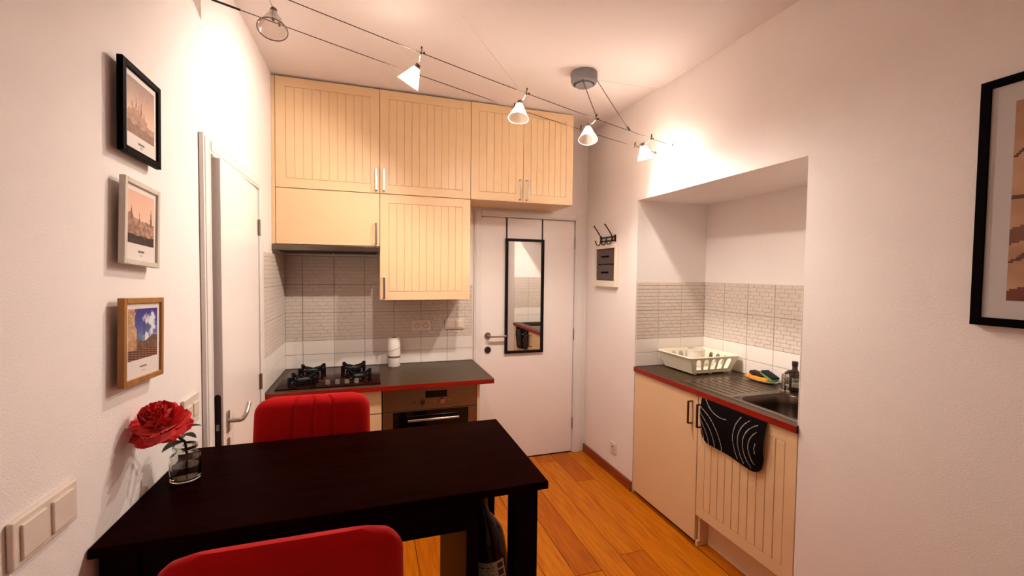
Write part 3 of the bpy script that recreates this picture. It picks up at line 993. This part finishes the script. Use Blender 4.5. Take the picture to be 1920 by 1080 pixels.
wood_m = mat('light_oak_frame', (176, 122, 62), rough=.45, rgb2=(150, 98, 44), nscale=6, stretch=(6, 6, 1))
grey_m = mat('white_frame', (214, 204, 190), rough=.45)
PW1 = [('picture_frame', 'black framed print of castle spires, topmost on the left wall', 1.258, 1.827, .194, .222, .017, .014, black_m, art_castle, .20, .03),
       ('picture_frame', 'white framed sepia print of a town with a steeple', 1.252, 1.561, .180, .210, .013, .014, grey_m, art_town, .22, .065),
       ('picture_frame', 'oak framed coloured print with blue sky, lowest on the left wall', 1.236, 1.266, .205, .213, .014, .015, wood_m, art_bridge, .24, .05)]
for nm, lb, y0, z0, wd, ht, bar, dep, fm_, fn, fr, tl_ in PW1:
    t = picture(nm, lb, (XL+.0125, y0, z0), LX, wd, ht, bar, dep, fm_, mount_m, capt(fn, fr), wd-2*bar, ht-2*bar, bar, bar, 80, 96)
    t.rotation_euler = (0, tl_, LX)
    b = MB(); b.box(.05, wd-.05, -.002, .0122, ht-.06, ht-.045); b.build('hanger', black_m, t)
picture('picture_frame', 'large black framed sepia print with grey mount on the right wall', (XR-.0005, .825, 1.407), RX, .52, .722, .024, .022, black_m, mount2_m,
        art_plant, .368, .568, .076, .077, 70, 100)

# ------------------------------------------------------------------ table and chairs
t = thing('bar_table', 'tall black table with glossy top pushed against the left wall', 'table', (0, 1.41, 0))
tt_m = mat('black_brown_top', (26, 4, 3), rough=.3, spec=.02, ior=1.15, rgb2=(18, 2, 1), nscale=5, stretch=(1, 10, 1))
tl_m = mat('black_brown_frame', (14, 2, 2), rough=.4, spec=.06)
TX0, TX1, TY0, TY1, TZ = XL+.002, .487, 1.134-1.41, 1.688-1.41, .949
b = MB(); b.box(TX0, TX1, TY0, TY1, .926, TZ, bev=.003); b.build('table_top', tt_m, t)
for x0, x1 in ((.392, .462), (XL+.012, XL+.082)):
    for y0, y1 in ((1.155, 1.225), (1.610, 1.668)):
        b = MB(); b.box(x0, x1, y0-1.41, y1-1.41, 0, .9255, bev=.002); b.build('leg', tl_m, t)
b = MB(); b.box(XL+.083, .252, 1.170-1.41, 1.190-1.41, .824, .9255); b.build('apron', tl_m, t)
b = MB(); b.box(XL+.083, .391, 1.640-1.41, 1.660-1.41, .824, .9255); b.build('apron', tl_m, t)
b = MB(); b.box(.253, .288, 1.165-1.41, 1.638-1.41, 0, .9255); b.build('side_panel', tl_m, t)
b = MB(); b.box(.289, .455, 1.228-1.41, 1.605-1.41, .42, .44, bev=.001); b.build('shelf', tl_m, t)
b = MB(); b.box(.289, .455, 1.228-1.41, 1.605-1.41, .10, .12, bev=.001); b.build('shelf', tl_m, t)

red_m = mat('red_velvet', (180, 2, 2), rough=.8, sheen=.08, bump=.3, bscale=300, spec=.15)
leg_m = mat('chair_leg_black', (12, 9, 9), rough=.4)
def make_chair(label, loc, rz):
    t = thing('upholstered_chair', label, 'chair', loc, rz, 'red chairs at the black table')
    H0, H1, WD, TH = .60, 1.062, .41, .055
    def back(u, v):
        # closed around u (front then back), v from bottom to top
        z = H0+(H1-H0)*v
        r = .06
        d = H1-z
        hw = WD/2 + .008*(1-v)
        if d < r:
            hw -= r-math.sqrt(max(0, r*r-(r-d)**2))
        if u < .5:
            ex, sy = -1+4*u, -1
        else:
            ex, sy = 3-4*u, 1
        ey = sy*math.sqrt(max(0, 1-abs(ex)**7))
        th = TH*.5*(1-.75*max(0, 1-d/.03)**2)
        x_ = hw*ex
        y_ = ey*th + .05*(v**1.5)
        if sy < 0:
            for g in (-.34, 0, .34):
                y_ += .006*math.exp(-((ex-g)/.03)**2)*min(1, d/.02)
        return (x_, .17+y_, z)
    b = MB(); b.grid(back, 160, 40, closed_u=True)
    # close bottom / top
    bmesh.ops.holes_fill(b.bm, edges=[e for e in b.bm.edges if e.is_boundary], sides=0)
    bmesh.ops.recalc_face_normals(b.bm, faces=b.bm.faces)
    b.build('backrest', red_m, t, True)
    def seat(u, v):
        a = 2*pi*u
        ex = math.copysign(abs(math.cos(a))**.4, math.cos(a)); ey = math.copysign(abs(math.sin(a))**.4, math.sin(a))
        pr = [(.90, .545), (.98, .555), (1, .575), (1, .60), (.97, .622), (.85, .632), (.4, .637), (.02, .638)]
        k = v*(len(pr)-1); i = min(int(k), len(pr)-2); f = k-i
        s = pr[i][0]*(1-f)+pr[i+1][0]*f; z = pr[i][1]*(1-f)+pr[i+1][1]*f
        return (.205*s*ex, -.035+.195*s*ey, z)
    b = MB(); b.grid(seat, 48, 14, closed_u=True)
    bmesh.ops.holes_fill(b.bm, edges=[e for e in b.bm.edges if e.is_boundary], sides=0)
    bmesh.ops.recalc_face_normals(b.bm, faces=b.bm.faces)
    b.build('seat', red_m, t, True)
    for sx in (-1, 1):
        for sy in (-1, 1):
            b = MB(); b.cone((sx*.165, -.035+sy*.15, .546), (sx*.19, -.035+sy*.175, 0), .016, .011, 14); b.build('leg', leg_m, t, True)
    b = MB(); b.tube([(-.176, -.197, .22), (.176, -.197, .22)], .008, 8); b.build('foot_rail', leg_m, t, True)
    for sx in (-.13, .13):
        b = MB(); b.tube([(sx, .12, .56), (sx, .175, .575), (sx, .178, .66)], .010, 8); b.build('back_bracket', leg_m, t, True)
    return t
make_chair('red upholstered chair on the far side of the table facing the camera', (-.212, 1.615, 0), 0)
make_chair('red upholstered chair in the foreground seen from behind', (-.146, 1.075, 0), pi)

# big dark bottle leaning in the table's open end
t = thing('wine_bottle', 'big dark bottle with white label leaning inside the table end', 'bottle', (.412, 1.40, .441))
t.rotation_euler = (math.radians(-3), math.radians(-9), 0)
b = MB(); b.lathe([(0, .008), (.045, .008), (.056, .012), (.058, .03), (.058, .19), (.054, .225), (.036, .262), (.020, .285), (.0165, .31), (.0165, .375), (0, .375)], 36)
b.build('glass_body', mat('bottle_red_glass', (40, 8, 10), rough=.1, spec=.3), t, True)
b = MB(); b.lathe([(.0172, .318), (.0185, .32), (.0185, .372), (.0165, .379), (0, .379)], 24); b.build('capsule', mat('capsule_dark', (22, 8, 9), rough=.3), t, True)
def wine_label(u, v):
    if u > .70:
        for zc in (.22, .52, .80):
            if abs(v-zc) < .11 and .74 < u < .94: return (74, 30, 26)
        return (188, 176, 156)
    if .1 < u < .62 and (v*9) % 1 < .35 and hsh(int(u*22), int(v*9)) > .3: return (110, 100, 88)
    return (206, 196, 172)
printed('label', wine_label, 1, 1, 40, 30, vcol_mat('wine_label_print', .6), t,
        bend=lambda u, v: (.0588*math.cos(-2.75+u*1.75), .0588*math.sin(-2.75+u*1.75), .062+v*.085))

# ------------------------------------------------------------------ vase with the red flower
VX, VY = -.502, 1.437
t = thing('glass_vase', 'small clear glass jar vase on the black table', 'vase', (VX, VY, TZ))
glass_m = mat('clear_glass', (235, 235, 230), rough=.03, trans=1.0, ior=1.45)
b = MB(); b.lathe([(0, .001), (.030, .001), (.036, .006), (.037, .012), (.037, .062), (.035, .074), (.026, .084), (.026, .090), (.030, .094), (.030, .102), (.027, .102), (.0235, .094), (.0235, .083), (.032, .072), (.0335, .060), (.0335, .014), (.030, .009), (0, .008)], 36)
b.build('jar', glass_m, t, True)
b = MB(); b.lathe([(0, .0095), (.029, .0095), (.0325, .0145), (.0325, .045), (0, .045)], 28); b.build('water', mat('murky_water', (150, 140, 128), rough=.05, trans=.9, ior=1.33), t, True)
FX, FY, FZ = -.518, 1.335, 1.142
t = thing('red_peony', 'red artificial peony leaning out of the glass vase', 'flower', (VX, VY, TZ))
fo = Vector((FX-VX, FY-VY, FZ-TZ))
green_m = mat('dark_green_leaf', (26, 30, 18), rough=.5)
b = MB(); b.tube([(0, .008, .02), (.004, 0, .08), (.004, -.012, .115), fo*.75 + Vector((0, 0, .03)), fo - Vector((0, 0, .02))], .0035, 8); b.build('stem', green_m, t, True)
pet_ms = [mat('petal_red', (232, 6, 8), rough=.6, sheen=.2), mat('petal_red_b', (210, 5, 8), rough=.6, sheen=.2), mat('petal_red_c', (244, 14, 12), rough=.6, sheen=.2)]
def petal_mesh(L, wd, cup, m):
    def fn(u, v):
        s = math.sin(pi*min(1, .12+.80*v))**.7
        x_ = (u-.5)*wd*s*1.6
        y_ = v*L
        z_ = cup*(v**1.6)*L + .5*cup*(abs(u-.5)*2)**2*wd*.5*s + .003*math.sin(u*17)*v
        return (x_, y_, z_)
    b = MB(); b.grid(fn, 6, 6)
    return b.mesh('petal', m, True)
pms = [petal_mesh(L, wd, c_, pet_ms[i % 3]) for i, (L, wd, c_) in enumerate(((.062, .042, .25), (.052, .038, .5), (.040, .030, .9), (.030, .024, 1.2)))]
axis = Vector((-.1, -.45, .9)).normalized().to_track_quat('Z', 'Y')
for ring, (n, tilt, idx, sc, rise) in enumerate(((9, -8, 0, 1.0, -.012), (9, 14, 0, .95, -.004), (9, 36, 1, 1.0, .004), (8, 54, 1, .95, .008), (7, 66, 2, 1.0, .012), (6, 76, 3, 1.0, .018), (4, 84, 3, .9, .02))):
    for k in range(n):
        a = 2*pi*k/n + ring*.5 + random.uniform(-.15, .15)
        m4 = axis.to_matrix().to_4x4() @ Matrix.Rotation(a, 4, 'Z') @ Matrix.Translation((0, .004, rise)) @ Matrix.Rotation(math.radians(tilt+random.uniform(-7, 7)), 4, 'X')
        o_ = put('petal', pms[idx], t)
        m4 = Matrix.Translation(fo) @ m4 @ Matrix.Diagonal((sc, sc, sc, 1))
        o_.location = m4.to_translation(); o_.rotation_euler = m4.to_euler(); o_.scale = m4.to_scale()
def leaf(p, d, L, wd):
    def fn(u, v):
        s = math.sin(pi*v)**.8
        return ((u-.5)*wd*s, v*L, .25*wd*abs(u-.5)*2*s - .2*L*v*v)
    b = MB(); b.grid(fn, 4, 8)
    o_ = b.build('leaf', green_m, t, True)
    o_.location = p
    o_.rotation_euler = Vector(d).to_track_quat('Y', 'Z').to_euler()
leaf((.004, -.012, .115), (-.75, -.6, -.05), .055, .036)
leaf((.004, -.03, .14), (.9, -.3, .0), .04, .024)
leaf((.012, -.05, .165), (.9, .0, .25), .045, .016)
leaf((.0, -.02, .125), (-.3, .8, .1), .04, .024)

# ------------------------------------------------------------------ cable lights
cab_m = mat('bare_cable', (70, 52, 44), rough=.35, metal=.9)
A0, A1 = Vector((-.578, 1.735, 2.572)), Vector((1.76, 2.262, 2.336))
B0, B1 = Vector((-.577, 1.957, 2.571)), Vector((1.76, 2.425, 2.335))
def onA(x): return A0.lerp(A1, (x-A0.x)/(A1.x-A0.x)) + Vector((0, .035*math.sin(pi*(x-A0.x)/(A1.x-A0.x)), 0))
def onB(x): return B0.lerp(B1, (x-B0.x)/(B1.x-B0.x)) + Vector((0, .045*math.sin(pi*(x-B0.x)/(B1.x-B0.x)), 0))
def cable(name, label, fnc, x0, x1):
    t = thing(name, label, 'cable', fnc(x0), 0, 'low voltage cables under the ceiling')
    o_ = fnc(x0)
    n = 24
    b = MB(); b.tube([fnc(x0+(x1-x0)*k/n)-o_ for k in range(n+1)], .0016, 6); b.build('wire', cab_m, t, True)
    b = MB(); b.tube([fnc(x0)-o_, fnc(x0+.09)-o_], .0042, 8); b.build('tensioner', mat('tensioner_black', (24, 16, 14), rough=.4), t, True)
    b = MB(); e = fnc(x1)-o_; b.tube([fnc(x1-.05)-o_, e], .004, 8); b.cyl(e, e+Vector((.0015, 0, 0)), .009, 12); b.build('wall_anchor', steel_m, t, True)
    return t
cable('lamp_cable', 'bare lamp cable under the ceiling nearer the camera', onA, A0.x+.0015, A1.x-.002)
cable('lamp_cable', 'bare lamp cable under the ceiling nearer the cupboards', onB, B0.x+.0015, B1.x-.002)

lit_glass = bpy.data.materials.new('frosted_shade_glass')
lit_glass.use_nodes = True
nt = lit_glass.node_tree
for n_ in list(nt.nodes): nt.nodes.remove(n_)
out = nt.nodes.new('ShaderNodeOutputMaterial')
tr = nt.nodes.new('ShaderNodeBsdfTransparent'); tl = nt.nodes.new('ShaderNodeBsdfTranslucent'); mx = nt.nodes.new('ShaderNodeMixShader')
tl.inputs[0].default_value = (.9, .86, .82, 1); mx.inputs[0].default_value = .55
nt.links.new(tr.outputs[0], mx.inputs[1]); nt.links.new(tl.outputs[0], mx.inputs[2]); nt.links.new(mx.outputs[0], out.inputs[0])
thin_glass = bpy.data.materials.new('thin_clear_shade')
thin_glass.use_nodes = True
nt = thin_glass.node_tree
for n_ in list(nt.nodes): nt.nodes.remove(n_)
out = nt.nodes.new('ShaderNodeOutputMaterial')
tr = nt.nodes.new('ShaderNodeBsdfTransparent'); gl = nt.nodes.new('ShaderNodeBsdfGlossy'); mx = nt.nodes.new('ShaderNodeMixShader'); lw = nt.nodes.new('ShaderNodeLayerWeight')
tr.inputs[0].default_value = (.93, .90, .88, 1); gl.inputs['Roughness'].default_value = .05; lw.inputs[0].default_value = .25
nt.links.new(lw.outputs['Facing'], mx.inputs[0]); nt.links.new(tr.outputs[0], mx.inputs[1]); nt.links.new(gl.outputs[0], mx.inputs[2]); nt.links.new(mx.outputs[0], out.inputs[0])
bulb_m = bpy.data.materials.new('halogen_glow')
bulb_m.use_nodes = True
pb = bulb_m.node_tree.nodes['Principled BSDF']
pb.inputs['Emission Color'].default_value = (1, .86, .68, 1); pb.inputs['Emission Strength'].default_value = 60
off_m = mat('bulb_off', (150, 132, 120), rough=.2, metal=.6)
sock_m = mat('lamp_socket', (120, 96, 88), rough=.3, metal=.8)

def lamp(label, x, d, lit, power=1.0, beam=None, cone=168, blend=.6):
    beam = Vector(beam).normalized() if beam else None
    a, c = onA(x), onB(x)
    mid = (a+c)/2
    t = thing('cable_spotlight', label, 'lamp', mid, 0, 'spotlights on the cables')
    d = Vector(d).normalized()
    S0 = Vector((0, 0, -.006))
    b = MB()
    b.tube([a-mid+Vector((0, -.014, .010)), a-mid, a-mid+(c-a)*.22+Vector((0, 0, -.012)), S0+Vector((0, -.014, .004))], .0026, 8)
    b.tube([c-mid+Vector((0, .014, .010)), c-mid, c-mid+(a-c)*.22+Vector((0, 0, -.012)), S0+Vector((0, .014, .004))], .0026, 8)
    b.build('bracket', chrome_m, t, True)
    for p in (a, c):
        b = MB(); b.cyl(p-mid+Vector((0, 0, -.008)), p-mid+Vector((.004, 0, .026)), .0035, 8); b.sphere(p-mid+Vector((.014, 0, .0)), .0055, 8)
        b.build('clamp_pin', mat('pin_dark', (48, 34, 32), rough=.4), t, True)
    b = MB(); b.cyl(S0-d*.004, S0+d*.020, .0125, 18); b.cone(S0+d*.020, S0+d*.028, .0125, .008, 18); b.build('socket', sock_m, t, True)
    q = d.to_track_quat('Z', 'Y').to_matrix().to_4x4()
    b = MB(); b.lathe([(.015, .012), (.019, .022), (.030, .046), (.043, .074), (.051, .092), (.053, .094), (.052, .0945), (.0495, .092), (.0418, .074), (.0288, .046), (.0178, .022), (.014, .0125)], 32, S0, q)
    b.build('glass_shade', lit_glass if lit else thin_glass, t, True)
    b = MB(); b.lathe([(0, .028), (.006, .028), (.007, .036), (.006, .046), (.003, .051), (0, .052)], 16, S0, q)
    b.build('bulb', bulb_m if lit else off_m, t, True)
    if not lit:
        b = MB(); b.lathe([(.0505, .0925), (.0535, .093), (.0535, .0955), (.0505, .0955)], 32, S0, q); b.build('shade_rim', mat('rim_smoke', (120, 92, 72), rough=.3), t, True)
    if lit:
        for kind, share in (('SPOT', 1.0), ('POINT', .02)):
            L = bpy.data.lights.new('halogen_light', kind)
            L.energy = LAMP_W*power*share
            L.color = LAMP_COL
            L.shadow_soft_size = .012
            if kind == 'SPOT':
                L.spot_size = math.radians(cone)
                L.spot_blend = blend
            lo = bpy.data.objects.new('halogen_light', L)
            COL.objects.link(lo)
            lo.parent = t
            lo.location = S0+d*.078
            lo.rotation_euler = (beam if beam else d).to_track_quat('-Z', 'Y').to_euler()
    return t
lamp('unlit clear glass spotlight on the cables, nearest the left wall', -.355, (.02, -.35, -.93), False)
lamp('lit spotlight in front of the top middle cupboard, second from the left', .205, (-.45, .35, -.8), True, .98, (-.65, .0, -.65), 172, .5)
lamp('lit glass spotlight in front of the two door cupboard, third from the left', .735, (-.15, -.2, -1), True, .95, (-.1, .15, -.9), 174, .45)
lamp('lit spotlight below the round transformer, fourth from the left', 1.175, (-.15, -.3, -.95), True, .95, (.05, -.2, -1), 172, .5)
lamp('lit spotlight glaring close to the right wall', 1.585, (.35, .1, -.9), True, 1.6, (.75, -.45, -.5), 140, 1.0)

# transformer with two feed wires
t = thing('ceiling_transformer', 'round grey transformer fixed to the ceiling', 'transformer', (1.205, 2.365, ZC))
b = MB(); b.lathe([(0, -.001), (.074, -.001), (.078, -.006), (.078, -.050), (.070, -.066), (.062, -.070), (.060, -.064), (.052, -.064), (.052, -.076), (.046, -.080), (0, -.080)], 40); b.build('casing', mat('transformer_grey', (128, 124, 126), rough=.5), t, True)
b = MB(); b.lathe([(.0535, -.0655), (.0595, -.0655), (.0595, -.0672), (.0535, -.0672)], 40); b.build('vent_ring', mat('vent_dark', (40, 34, 36), rough=.6), t, True)
o_ = Vector((1.205, 2.365, ZC))
for st, en in ((Vector((1.165, 2.312, ZC-.06)), onA(1.185)), (Vector((1.278, 2.345, ZC-.04)), onA(1.42))):
    b = MB(); b.tube([st-o_, (st+en)/2-o_+Vector((0, 0, -.004)), en-o_], .0022, 6); b.build('feed_wire', mat('feed_grey', (96, 80, 74), rough=.5), t, True)
    b = MB(); dd = (st-en).normalized(); b.cyl(en-o_, en-o_+dd*.03, .0055, 8); b.build('feed_clip', mat('pin_dark', (48, 34, 32), rough=.4), t, True)
thr_m = mat('white_thread', (240, 226, 214), rough=.5)
def thread(label, p, q):
    p, q = Vector(p), Vector(q)
    b = MB(); b.tube([(0, 0, 0), q-p], .0010, 6)
    tag(b.build('support_thread', thr_m, None, True, p), label, 'thread')
thread('thin white thread from the ceiling to the third spotlight', (.40, 2.03, ZC-.001), onA(.70)+Vector((0, 0, .003)))
thread('thin white thread from the transformer towards the right wall', (1.286, 2.36, ZC-.035), (1.755, 2.34, ZC-.03))
